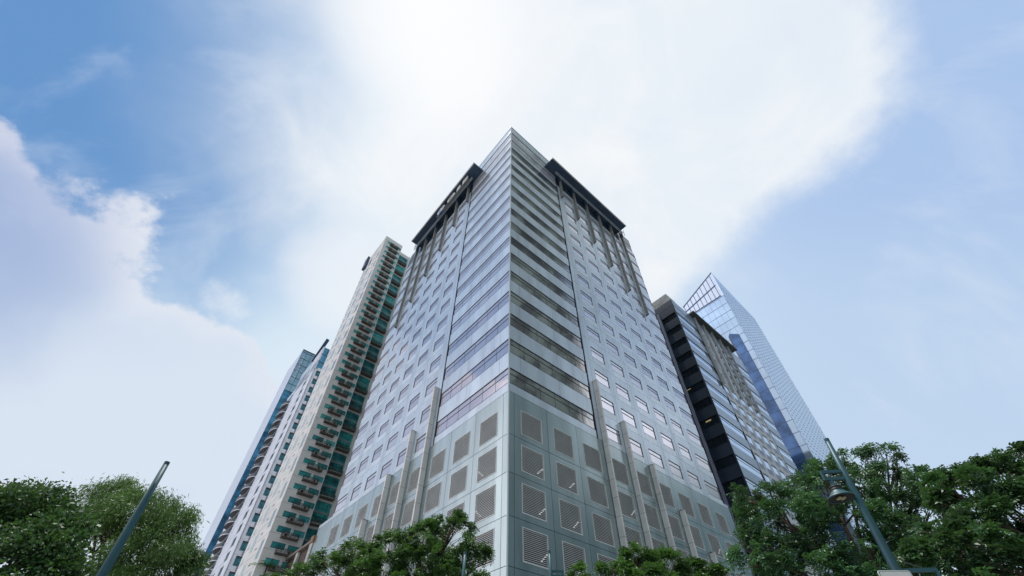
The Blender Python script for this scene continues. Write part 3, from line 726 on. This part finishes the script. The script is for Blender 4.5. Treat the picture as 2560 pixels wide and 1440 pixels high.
# ------------------------------------------------------------------ sister block right of the tower
def sister_block():
    t = thing('office_block', 'office block with dark narrow end and beige windowed side right of the corner tower', 'office building')
    S = 78 / 90; q = .5847 + .002
    R_, L_ = Face(q, 90, True, S), Face(q, 90, False, S)
    P = 5.72; ZT = 112.3
    mb = MB(); solid(mb, R_, L_, 46, 26, 0, ZT - .2, .3); mb.build('core', 'core', t)
    h = [83.2 - P * 14 + P * k for k in range(20)]
    wall = MB()
    for z in h:
        if z < ZT - 2:
            z1 = min(z + P - 2.75, ZT)
            for a, b in ((0, 6.2), (6.23, 12.6), (36.6, 46)): R_.box(wall, a, b, z, z1, -.2, 0, 0)
    R_.box(wall, 0, 12.6, 109.4, ZT, -.2, 0, 0); R_.box(wall, 12.6, 46, ZT - 3.4, ZT, -.2, 0, 0)
    R_.box(wall, 12.62, 12.8, 0, ZT, -.2, .06, 3); R_.box(wall, 36.4, 36.58, 0, ZT, -.2, .06, 3)
    cu = [13.6 + 4.6 * k for k in range(5)]
    for z in h:
        if z > ZT - 4: continue
        R_.box(wall, 12.82, 36.38, z, z + P - 5.0 + .55, -.2, 0, 1)
        zz_ = z + P - 4.45
        edges = [12.82] + sum([[u, u + 2.9] for u in cu], []) + [36.38]
        for k in range(0, len(edges), 2): R_.box(wall, edges[k], edges[k + 1], zz_, z + P, -.2, -.002, 1)
        for u in cu: R_.box(wall, u, u + 2.9, zz_, zz_ + 1.75, -.2, -.03, 2)
    L_.box(wall, 0.02, 26, ZT - 3, ZT, -.2, 0, 4)
    for z in h:
        if z < ZT - 4: L_.box(wall, .02, 26, z + .2, z + P - 2.3, -.2, 0, 4)
    L_.box(wall, .02, .4, 0, ZT - 3, -.2, .05, 4)
    L_.box(wall, 5.6, 6.3, 0, ZT - 3, -.2, .3, 5)
    wall.build('wall', ['ditone', 'beige', 'greyp', 'frame', 'navywall', 'greyp'], t)
    for k, z in enumerate(h):
        if z > ZT - 1.5: continue
        m0 = MB()
        for a, b in ((0.0, 12.6), (36.6, 46)):
            R_.box(m0, a, b, z - 2.75, z, -.25, -.14, 0)
            R_.box(m0, a, b, z - 1.0, z - .93, -.15, -.08, 1); R_.box(m0, a, b, z - .12, z, -.15, -.01, 1)
            m0.build('window_band', ['pglass', 'frame'], t); m0 = MB(); L_.box(m0, .45, 26, z - 2.3 + .0, z + .2, -.35, -.3, 0)
        for q_ in range(1, 5): L_.box(m0, .45 + q_ * 1.3, .5 + q_ * 1.3, z - 2.3, z + .2, -.295, -.25, 1)
        m0.build('end_window', ['endgl', 'navywall'], t)
    m0 = MB(); R_.box(m0, cu[0], cu[0] + 2.9, h[0] + P - 2.7, h[0] + P - .35, -.2, -.06, 0); R_.box(m0, cu[0], cu[0] + 2.9, h[0] + P - .42, h[0] + P - .30, -.055, .01, 1)
    w = m0.build('window', ['pglass', 'frame'], t)
    for i in range(5):
        for k in range(19):
            if i + k and h[k] < ZT - 6: copy_part(w, R_.D3(u=4.6 * i, z=P * k))
    mfin = mat('grey_fin', (.40, .41, .42), .5, .1, .12, .5)
    for k in range(5):
        u = 13.0 + 5.4 * k; m0 = MB(); R_.box(m0, u - .16, u + .16, 82.6, ZT - .2, .05, .75, 0)
        m0.build('fin', mfin, t)
    m0 = MB(); R_.box(m0, 10.5, 39.5, ZT - .1, ZT + .5, -2, 1.9, 0); m0.build('canopy', mat('olive_soffit', (.05, .06, .06), .5), t)
    m0 = MB(); L_.box(m0, 1.2, 25, ZT, ZT + 4.4, -6, -.6, 0); m0.build('roof_plant_room', 'conc', t)
    for (k, u, n) in ((11, 2.4, 2), (13, 4.5, 1), (6, 2.2, 1)):
        for i in range(n):
            m0 = MB(); L_.box(m0, u, u + 1.5, h[k] - .35 - .22 * i, h[k] - .27 - .22 * i, -.29, -.24); m0.build('ceiling_light', 'tubey', t)
sister_block()

# ------------------------------------------------------------------ pale glass tower far right
def pale_glass_tower():
    t = thing('glass_tower', 'pale sky-blue glass tower with a sloping pointed top, rightmost of the towers', 'office tower')
    S = 130 / 170; q = .7898
    R_, L_ = Face(q, 170, True, S), Face(q, 170, False, S)
    mb = MB(); solid(mb, R_, L_, 52, 60, 0, 205, .3)
    mb.build('core', 'mull', t)
    # left, reflective grid up to the crown
    mb = MB(); L_.box(mb, 0, 60, 0, 215, -.3, 0, 0)
    for z in np.arange(6.0, 215, 6.72): L_.box(mb, 0, 60, z, z + .20, .002, .12, 1)
    for u in np.arange(0, 60, 3.4): L_.box(mb, u, u + .12, 0, 215, .004, .10, 2)
    mb.build('facade_glass', [mat('sky_blue_glass', (.34, .45, .58), .06, .55, .10, .12, bump=.03), mat('steel_blue_mullion', (.20, .30, .46), .4, .3), mat('steel_blue_line', (.32, .43, .58), .4, .3)], t)
    mb = MB(); L_.prism(mb, [(3.1, 0), (8.6, 0), (8.6, 183.0), (7.5, 184.8), (3.1, 181.2)], .125, .6, 0);  # dark reflection in the glass, modelled as a raised tinted strip with reddish edge
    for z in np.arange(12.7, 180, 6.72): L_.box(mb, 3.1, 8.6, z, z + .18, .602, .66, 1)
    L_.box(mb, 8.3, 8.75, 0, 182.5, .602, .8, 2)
    mb.build('reflection_strip', [mat('reflection_blue', (.05, .11, .24), .08, .5, .4, .2), 'mull', mat('reflection_edge', (.22, .17, .18), .6)], t)
    mb = MB(); zt = lambda u: 238.5 - .50 * u
    L_.prism(mb, [(0, 215.1), (26, 215.1 - 0), (26, zt(26)), (0, zt(0))], -.2, -.05, 0)
    us = np.arange(2.0, 26, 2.9)
    for u in us:
        L_.prism(mb, [(u, 215.1), (u + .34, 215.1), (u + .34, zt(u + .34) - .5), (u, zt(u) - .5)], -.04, .10, 1)
    for f in (.0, .48): L_.prism(mb, [(1.5, 215.1 + f * (zt(1.5) - 215)), (26, 215.1 + f * (zt(26) - 215)), (26, 216.0 + f * (zt(26) - 215)), (1.5, 216.0 + f * (zt(1.5) - 215))], -.03, .15, 1)
    L_.prism(mb, [(0, zt(0)), (26, zt(26)), (26, zt(26) + .7), (0, zt(0) + .7)], -.3, .2, 1)
    mb.build('crown_screen', [mat('bright_glass', (.46, .50, .58), .06, .55), 'mull'], t)
    # right, fritted pale curtain wall
    zr = lambda u: 238.5 - .14 * u
    mb = MB(); R_.prism(mb, [(0, 0), (53, 0), (53, zr(53)), (0, zr(0))], -.3, 0, 0)
    mb.build('side_wall', mat('fritted_glass', (.58, .70, .84), .22, .6, .04, .05), t)
    mb = MB()
    for j, z in enumerate(np.arange(20, 230, 3.36)):
        for u in np.arange(1.5 + (j % 2) * 1.6, 52, 3.2):
            if z < zr(u) - 3: R_.box(mb, u, u + 1.1, z, z + .42, .002, .10)
    mb.build('sunshade', mat('sunshade_blue', (.50, .62, .78), .4, .3), t)
pale_glass_tower()

# ------------------------------------------------------------------ terrace with pergola at the foot of the cream tower
def terrace():
    F = Face(QM, 38, False); base = 52.9
    t = thing('terrace_pergola', 'weathered white terrace colonnade with dark wood cladding and brown beam below the cream tower', 'terrace')
    m = MB(); F.box(m, base, base + 34, 0, 23.0, -6, -.5); m.build('wall', 'cream', t)
    m = MB(); F.box(m, base - .25, base + 34, 30.0, 30.5, -.9, .25); m.build('beam', mat('grey_brown_beam', (.24, .20, .18), .8, 0, .2, 1.0), t)
    m = MB(); F.box(m, base + .3, base + 34, 25.8, 29.98, -.55, -.35); m.build('cladding', 'wood', t)
    for k in range(5):
        u = base + .05 + 6.6 * k; m = MB(); F.box(m, u, u + (1.3 if k == 0 else 1.1), 0, 29.95, -.3, .12); m.build('column', 'conc', t)
    m = MB(); F.box(m, base - .3, base + 1.0, 29.9, 30.95, -.5, .35); m.build('cap', 'capb', t)
terrace()

# ------------------------------------------------------------------ vegetation
def leaf_mesh(name, P, D, N, L, Wd, tone, mtl, parent, fold=.0):
    """diamond leaves: P positions, D directions, N normals"""
    n = len(P); side = np.cross(D, N); side /= np.linalg.norm(side, axis=1)[:, None] + 1e-9
    L = L[:, None]; Wd = Wd[:, None]
    V = np.empty((n, 4, 3)); V[:, 0] = P; V[:, 1] = P + D * L * .45 + side * Wd * .5 + N * L * .05
    V[:, 2] = P + D * L - N * L * .10; V[:, 3] = P + D * L * .45 - side * Wd * .5 + N * L * .05
    me = bpy.data.meshes.new(name)
    me.vertices.add(n * 4); me.vertices.foreach_set('co', V.reshape(-1))
    me.loops.add(n * 4); me.loops.foreach_set('vertex_index', np.arange(n * 4, dtype=np.int32))
    me.polygons.add(n); me.polygons.foreach_set('loop_start', np.arange(0, n * 4, 4, dtype=np.int32))
    me.polygons.foreach_set('loop_total', np.full(n, 4, dtype=np.int32))
    me.update(calc_edges=True)
    a = me.attributes.new('tone', 'FLOAT', 'FACE'); a.data.foreach_set('value', tone.astype(np.float32))
    me.materials.append(mtl)
    o = bpy.data.objects.new(name, me); COL.objects.link(o); o.parent = parent
    return o
def nrm(a): return a / (np.linalg.norm(a, axis=-1, keepdims=True) + 1e-9)
def tree(name, label, cat, base, blobs, nspray, leaf, mtl, style='pinnate', trunk_r=.16, seed=1, tall=.55, yellow=.06):
    """blobs: list of (x, y, z, rx, rz) lobes of the crown in world metres"""
    r = np.random.default_rng(seed); rnd = random.Random(seed)
    t = thing(name, label, cat, loc=tuple(base)); B = np.array(base, float)
    bl = np.array(blobs, float)
    # --- trunk and limbs
    mb = MB(); cen = bl[:, :3].mean(0); fork = np.array([B[0] * .65 + cen[0] * .35, B[1] * .65 + cen[1] * .35, B[2] + (cen[2] - B[2]) * tall])
    mid = (B + fork) / 2 + r.normal(0, .12, 3) * np.array([1, 1, 0])
    mb.tube([tuple(B - B), tuple(mid - B), tuple(fork - B)], [trunk_r, trunk_r * .85, trunk_r * .7], 9)
    for b in bl:
        tip = b[:3] + np.array([0, 0, b[4] * .2]); k1 = fork * .55 + tip * .45 + r.normal(0, .25, 3); 
        mb.tube([tuple(fork - B), tuple(k1 - B), tuple(tip - B)], [trunk_r * .5, trunk_r * .3, .02], 6)
        for _ in range(7):
            v = r.normal(0, 1, 3); v = v / np.linalg.norm(v); v[2] = abs(v[2]) * .7 - .15
            e = b[:3] + v * np.array([b[3], b[3], b[4]]) * .85; s0 = k1 * .5 + tip * .5
            m2 = (s0 + e) / 2 + r.normal(0, .12, 3)
            mb.tube([tuple(s0 - B), tuple(m2 - B), tuple(e - B)], [trunk_r * .2, trunk_r * .11, .008], 5)
    mb.build('trunk', 'bark', t, smooth=True)
    # --- sprays of leaflets spread through the lobes
    vol = bl[:, 3] ** 2 * bl[:, 4]; vol = vol ** .75
    idx = r.choice(len(bl), nspray, p=vol / vol.sum())
    v = nrm(r.normal(0, 1, (nspray, 3))); v[:, 2] = np.where(v[:, 2] < -.35, -v[:, 2] * .6, v[:, 2])
    rad = r.uniform(.30, 1.0, nspray) ** .45
    C = bl[idx, :3] + v * rad[:, None] * bl[idx][:, [3, 3, 4]]
    # clumping: pull towards clump seeds and drop sprays in the gaps between them
    ns = max(12, nspray // 34); seeds = C[r.choice(nspray, ns, replace=False)]
    d2 = ((C[:, None, :] - seeds[None]) ** 2).sum(-1); j = d2.argmin(1); dist = np.sqrt(d2[np.arange(nspray), j])
    C = C + (seeds[j] - C) * .46; 
    out = nrm(C - bl[idx, :3]); 
    tonec = r.normal(0, .27, ns)[j]
    axis = nrm(out * .9 + r.normal(0, .55, (nspray, 3)) + np.array([0, 0, -.1]))
    Ps, Ds, Ns, Ls, Ws, Ts = [], [], [], [], [], []
    m, length, width, spread = leaf
    ups = nrm(np.array([0, 0, 1.0]) + r.normal(0, .35, (nspray, 3)))
    side = nrm(np.cross(axis, ups)); up = nrm(np.cross(side, axis))
    ty = (r.uniform(0, 1, nspray) < yellow) * .45
    for k in range(m):
        f = (k // 2 + .5) / (m / 2); sgn = 1 if k % 2 else -1
        if style == 'pinnate':
            p = C + axis * (f - .2)[..., None] * spread if False else C + axis * ((f - .2) * spread) - np.array([0, 0, 1.0]) * (f * f * spread * .28)
            dd = nrm(axis * .55 + side * sgn * .9 + np.array([0, 0, -.35]) + r.normal(0, .16, (nspray, 3)))
            nn = nrm(up + r.normal(0, .3, (nspray, 3)))
        elif style == 'droop':
            p = C + r.normal(0, spread * .35, (nspray, 3)) + axis * f * spread * .4
            dd = nrm(axis * .45 + np.array([0, 0, -.8]) + r.normal(0, .35, (nspray, 3)))
            nn = nrm(r.normal(0, 1, (nspray, 3)))
        else:
            p = C + r.normal(0, spread * .45, (nspray, 3))
            dd = nrm(out * .5 + r.normal(0, .7, (nspray, 3)) + np.array([0, 0, -.3])); nn = nrm(up + r.normal(0, .6, (nspray, 3)))
        Ps.append(p); Ds.append(dd); Ns.append(nn); Ls.append(length * r.uniform(.7, 1.25, nspray)); Ws.append(width * r.uniform(.75, 1.25, nspray))
        Ts.append(np.clip(.42 + tonec + r.normal(0, .12, nspray) + ty, 0, 1))
    cat_ = lambda q: np.concatenate(q)
    Nn = cat_(Ns); Dd = cat_(Ds); Nn = nrm(Nn - Dd * (Nn * Dd).sum(1)[:, None])
    leaf_mesh('crown', cat_(Ps) - B, Dd, Nn, cat_(Ls), cat_(Ws), cat_(Ts), mtl, t)
    return t
def lobe(px, py, rpx, D, flat=.8, dy=0.0):
    p = at(px, py, D); zc = RM[2] @ (p - EYE); r_ = rpx * zc / F_PX
    return (p[0], p[1] + dy, p[2], r_, r_ * flat)
LM_dark = leafmat('glossy_dark_leaf', (.008, .040, .020, 1), (.075, .205, .080, 1), .24)
LM_deep = leafmat('deep_green_leaf', (.007, .032, .015, 1), (.060, .165, .050, 1), .20)  # darkest of the leaf greens
LM_mid = leafmat('mid_green_leaf', (.010, .050, .014, 1), (.090, .215, .040, 1), .30)
LM_fine = leafmat('fine_olive_leaf', (.030, .085, .022, 1), (.13, .24, .060, 1), .36)
LM_left = leafmat('fresh_green_leaf', (.010, .044, .014, 1), (.075, .175, .055, 1), .26)

tree('street_tree', 'broad dark green tree with drooping leaf sprays behind the lamp post with the bell lamp', 'tree', (11.8, 15.4, 0),
     [lobe(1950, 1300, 105, 15), lobe(2080, 1240, 110, 15.5), lobe(2190, 1215, 85, 16), lobe(2150, 1350, 140, 14.6), lobe(1920, 1400, 90, 14.6), lobe(2010, 1450, 130, 14.6),
      lobe(2260, 1290, 95, 15.6), lobe(2050, 1190, 50, 15.8), lobe(2165, 1140, 42, 16), lobe(2220, 1140, 38, 16), lobe(2280, 1400, 110, 15), lobe(2300, 1195, 34, 16), lobe(1860, 1240, 42, 15.2), lobe(2110, 1140, 32, 16), lobe(2250, 1175, 36, 16), lobe(2330, 1290, 60, 15.4), lobe(1860, 1350, 45, 15), lobe(2150, 1520, 150, 14.5), lobe(1950, 1540, 120, 14.5)],
     6200, (10, .125, .054, .42), LM_dark, 'pinnate', .2, 3)
tree('street_tree', 'darkest leafy tree filling the lower right corner of the view', 'tree', (16.6, 11.6, 0),
     [lobe(2430, 1250, 95, 12), lobe(2530, 1200, 70, 12), lobe(2400, 1190, 42, 12.4), lobe(2480, 1170, 46, 12.2), lobe(2560, 1140, 40, 12.2), lobe(2520, 1330, 120, 11.6), lobe(2420, 1400, 120, 11.6), lobe(2560, 1440, 120, 11.4), lobe(2640, 1260, 110, 11.6), lobe(2340, 1205, 38, 12.4), lobe(2390, 1172, 34, 12.4), lobe(2320, 1400, 70, 12), lobe(2350, 1330, 60, 12), lobe(2480, 1540, 140, 11.4)],
     4200, (10, .13, .06, .36), LM_deep, 'pinnate', .18, 5)
tree('street_tree', 'bright green spreading tree in front of the louvred base, left of the tower corner', 'tree', (-4.6, 25.4, 0),
     [lobe(1130, 1330, 62, 25), lobe(1190, 1390, 55, 24.6), lobe(1060, 1350, 62, 25), lobe(985, 1370, 55, 25), lobe(900, 1395, 58, 25), lobe(1060, 1420, 90, 24.4), lobe(820, 1420, 55, 25.2), lobe(940, 1450, 85, 24.6), lobe(740, 1438, 42, 25.4), lobe(1150, 1460, 90, 24.2), lobe(680, 1462, 40, 25.4), lobe(1135, 1295, 24, 25), lobe(1000, 1540, 130, 24.2)],
     5200, (10, .16, .070, .50), LM_mid, 'pinnate', .22, 8)
tree('street_tree', 'small bright green tree low in front of the right louvred wall', 'tree', (5.4, 22.5, 0),
     [lobe(1590, 1400, 40, 22), lobe(1660, 1405, 42, 22.2), lobe(1530, 1425, 36, 21.8), lobe(1730, 1428, 40, 22.4), lobe(1800, 1440, 36, 22.6), lobe(1450, 1440, 28, 21.6), lobe(1620, 1470, 80, 21.6), lobe(1760, 1490, 60, 22), lobe(1575, 1372, 16, 22)],
     2100, (9, .17, .075, .45), LM_mid, 'pinnate', .16, 11)
tree('street_tree', 'feathery olive green tree with hanging foliage behind the plain leaning lamp post', 'tree', (-13.4, 17.6, 0),
     [lobe(300, 1240, 55, 18), lobe(330, 1310, 100, 17.6), lobe(230, 1320, 80, 17.6), lobe(420, 1340, 78, 18), lobe(455, 1285, 34, 18.4), lobe(400, 1255, 36, 18.2), lobe(225, 1240, 32, 18), lobe(480, 1400, 50, 18.4), lobe(350, 1420, 110, 17.4), lobe(510, 1385, 20, 18.6), lobe(505, 1440, 40, 18.4), lobe(300, 1520, 130, 17.4), lobe(320, 1200, 22, 18.2)],
     3000, (16, .20, .030, .46), LM_fine, 'droop', .2, 14)
tree('street_tree', 'leafy green tree cut by the left edge of the view', 'tree', (-13.8, 9.6, 0),
     [lobe(60, 1290, 90, 10.2), lobe(140, 1255, 44, 10.6), lobe(15, 1250, 36, 10.4), lobe(85, 1245, 26, 10.6), lobe(45, 1222, 16, 10.8), lobe(105, 1218, 15, 10.8), lobe(150, 1340, 62, 10.4), lobe(60, 1400, 110, 10), lobe(-60, 1330, 110, 10), lobe(150, 1440, 70, 10.2), lobe(170, 1290, 30, 10.6), lobe(130, 1212, 20, 10.8), lobe(40, 1520, 120, 9.8)],
     2900, (8, .10, .062, .30), LM_left, 'broad', .17, 17)

def palm():
    c = at(672, 1405, 86); base = np.array([c[0], c[1], 0.0])
    t = thing('palm_tree', 'small feather palm rising beside the brown beam in front of the cream tower', 'palm tree', loc=tuple(base))
    mb = MB(); mb.tube([(0, 0, 0), (.1, .05, c[2] * .5), (0, 0, c[2] - .6)], [.22, .17, .13], 8); mb.build('trunk', 'bark', t, smooth=True)
    P, D, N, L, Wd, T_ = [], [], [], [], [], []
    r = np.random.default_rng(3); mb = MB()
    for k in range(13):
        a = 2 * math.pi * k / 13 + r.uniform(-.2, .2); up = r.uniform(.2, 1.2); ln = r.uniform(2.4, 3.4); prev = None
        if k == 3: up = 2.4
        for i in range(26):
            f = i / 25; h = np.array([math.cos(a), math.sin(a), 0]); p = h * ln * f * (.35 if k == 3 else 1) + np.array([0, 0, c[2] - .6 + up * ln * .5 * f - 1.5 * f * f * (.3 if k == 3 else 1)])
            tg = nrm(h + np.array([0, 0, up * .5 - 3 * f / ln])); s_ = np.cross(tg, [0, 0, 1.0]); s_ /= np.linalg.norm(s_)
            for sg in (-1, 1):
                P.append(p); D.append(nrm(s_ * sg + tg * .6 + np.array([0, 0, -.35]))); N.append(np.array([0, 0, 1.0])); L.append(.75 * (1 - .6 * f)); Wd.append(.09); T_.append(r.uniform(.1, .7))
    P, D, N = map(np.array, (P, D, N)); N = nrm(N - D * (N * D).sum(1)[:, None])
    leaf_mesh('fronds', P, D, N, np.array(L), np.array(Wd), np.array(T_), LM_mid, t)
palm()

# ------------------------------------------------------------------ lamp posts
def pole_mesh(p0, p1, r0, r1):
    mb = MB(); n = 6; pts = [tuple(Vector(p0).lerp(Vector(p1), i / n)) for i in range(n + 1)]; rr = [r0 + (r1 - r0) * i / n for i in range(n + 1)]
    mb.tube(pts, rr, 18); return mb
def lamp_post(label, top, base, r0, r1, arms=(), cable=True, sign=False):
    t = thing('street_lamp', label, 'street lamp', 'teal street lamps round the corner', loc=tuple(base))
    B = Vector(base); T_ = Vector(top) - B
    pole_mesh((0, 0, 0), T_, r0, r1).build('pole', 'pole', t, smooth=True)
    mb = MB(); q = T_ * .985; mb.tube([tuple(q), tuple(T_ * 1.001)], [r1 * 1.02, r1 * 1.02], 18)
    mb.build('cap', 'pole', t)
    mb = MB(); mb.tube([tuple(T_ * .55), tuple(T_ * .553)], [(r0 * .45 + r1 * .55) * 1.03] * 2, 18); mb.build('collar', 'pole', t)
    mb = MB(); mb.lathe((0, 0, 0), [(r0 * 2.4, 0), (r0 * 2.4, .05), (r0 * 1.5, .12), (r0 * 1.25, .7), (r0 * 1.02, .75)], 20); mb.build('foot', 'pole', t)
    for (zf, ax, ay, ln, lamp) in arms:
        c = T_ * zf; d = Vector((ax, ay, 0)).normalized(); side = Vector((-d.y, d.x, 0))
        mb = MB()
        for dz in (0, -.17):
            o = c + Vector((0, 0, dz)); a, b = o + d * (r1 * .8), o + d * ln; s_ = side * .03; u = Vector((0, 0, .035))
            mb.quad8([tuple(a - s_ - u), tuple(b - s_ - u), tuple(b + s_ - u), tuple(a + s_ - u), tuple(a - s_ + u), tuple(b - s_ + u), tuple(b + s_ + u), tuple(a + s_ + u)])
        e = c + d * (ln - .015)
        mb.tube([tuple(e + Vector((0, 0, .03))), tuple(e + Vector((0, 0, -.2)))], [.035, .035], 8)
        mb.build('bracket', 'pole', t)
        if lamp:
            L0 = c + d * (ln - .13) + Vector((0, 0, -.20))
            mb = MB(); R_ = .27
            mb.lathe(tuple(L0), [(0, 0.02), (.035, 0), (.05, -.12), (.085, -.15)], 20, 0)
            mb.lathe(tuple(L0), [(.085, -.15), (.13, -.165), (.13, -.19), (.10, -.2), (.13, -.215), (.13, -.25)], 20, 1)
            mb.lathe(tuple(L0), [(.12, -.25), (.15, -.30), (R_ * .82, -.37), (R_, -.41), (R_, -.43), (R_ * .94, -.425)], 28, 0)
            mb.lathe(tuple(L0), [(R_ * .94, -.425), (.12, -.39), (0.001, -.385)], 28, 1)
            lo = mb.build('lamp_shade', ['pole', 'black'], t, smooth=True)
            mb = MB()
            for s2 in (-1, 1):
                q = L0 + Vector((s2 * .045, .0, -.425)); mb.box((q.x - .032, q.y - .06, q.z - .012), (q.x + .032, q.y + .06, q.z + .012))
            mb.build('lens', 'lens', lo)
    if cable:
        mb = MB(); a = T_ * .84; pts = []
        dd = Vector((1, .15, 0)) if not arms else Vector((arms[-1][1], arms[-1][2], 0)).normalized()
        if arms:
            zt, zb = T_ * .66, T_ * arms[-1][0]
            for i in range(11):
                f = i / 10; p = zt.lerp(zb, f) + dd * (r1 * 1.15 + .42 * f ** 3) + Vector((0, 0, .05 * f)); pts.append(tuple(p))
        else:
            for i in range(9):
                f = i / 8; pts.append(tuple(T_ * .9 + Vector((r1 + .42 * f, .1 * f, -.26 * f ** .6 - .06 * f))))
        mb.tube(pts, [.009] * len(pts), 5); mb.build('cable', 'wire', t)
    return t
RT = at(2066, 1098, 9.0); RB = at(2240, 1425, 9.0); k = RB[2] / (RT[2] - RB[2])
Rb = np.array([RB[0] - (RT[0] - RB[0]) * k, 9.0, 0.0])
RL = RT - Rb
f1 = (at(2092, 1178, 9.0)[2]) / RL[2]; f2 = (at(2262, 1428, 9.0)[2]) / RL[2]
lamp_post('teal lamp post with bell lamp and white sign before the broad dark tree', RT, Rb, .135, .052,
          ((f1, -1, .12, .50, True), (f2, 1, -.12, .72, True)), True)
LT = at(418, 1156, 9.5); LB = at(262, 1425, 9.5); k = LB[2] / (LT[2] - LB[2]); Lb = np.array([LB[0] - (LT[0] - LB[0]) * k, 9.5, 0.0])
lamp_post('plain teal lamp post with a loose wire, before the feathery olive tree', LT, Lb, .155, .058, ((.50, 1, .1, .6, True),), False)
CT = at(1373, 1377, 17.5); CB = np.array([CT[0] + .12, 17.5, 0.0])
fc = at(1380, 1428, 17.5)[2] / CT[2]
lamp_post('teal lamp post before the louvred tower corner, bracket pointing right', CT, CB, .13, .058, ((fc, 1, .0, .46, True),), True)
DT = at(1163, 1380, 21.0); DB = np.array([DT[0], 21.0, 0.0])
lamp_post('dark lamp post half hidden in the bright green spreading tree', DT, DB, .13, .07, ((.62, 1, .0, .5, True),), False)

def street_sign():
    c = at(2258, 1470, 8.75)
    t = thing('street_sign', 'white sign plate with green border on the lamp post with bell lamp', 'sign', loc=tuple(c))
    w, h, r_ = .31, .30, .045
    def plate(ww, hh, rr, y0, y1):
        mb = MB(); pts = []
        for cx_, cz_, a0 in ((ww - rr, hh - rr, 0), (-ww + rr, hh - rr, 90), (-ww + rr, -hh + rr, 180), (ww - rr, -hh + rr, 270)):
            for i in range(6):
                a = math.radians(a0 + 18 * i); pts.append((cx_ + rr * math.cos(a), cz_ + rr * math.sin(a)))
        A = [(x, y0, z) for x, z in pts]; B_ = [(x, y1, z) for x, z in pts]
        mb.face(A[::-1]); mb.face(B_)
        for i in range(len(pts)):
            j = (i + 1) % len(pts); mb.face([A[i], A[j], B_[j], B_[i]])
        return mb
    rot = Matrix.Rotation(math.radians(16), 4, 'Y') @ Matrix.Identity(4)
    parts = [plate(w, h, r_, 0, .012).build('plate', 'sign', t), plate(w - .018, h - .018, r_ - .01, -.003, -.001).build('border', 'signg', t), plate(w - .027, h - .027, r_ - .014, -.006, -.004).build('face', 'sign', t)]
street_sign()
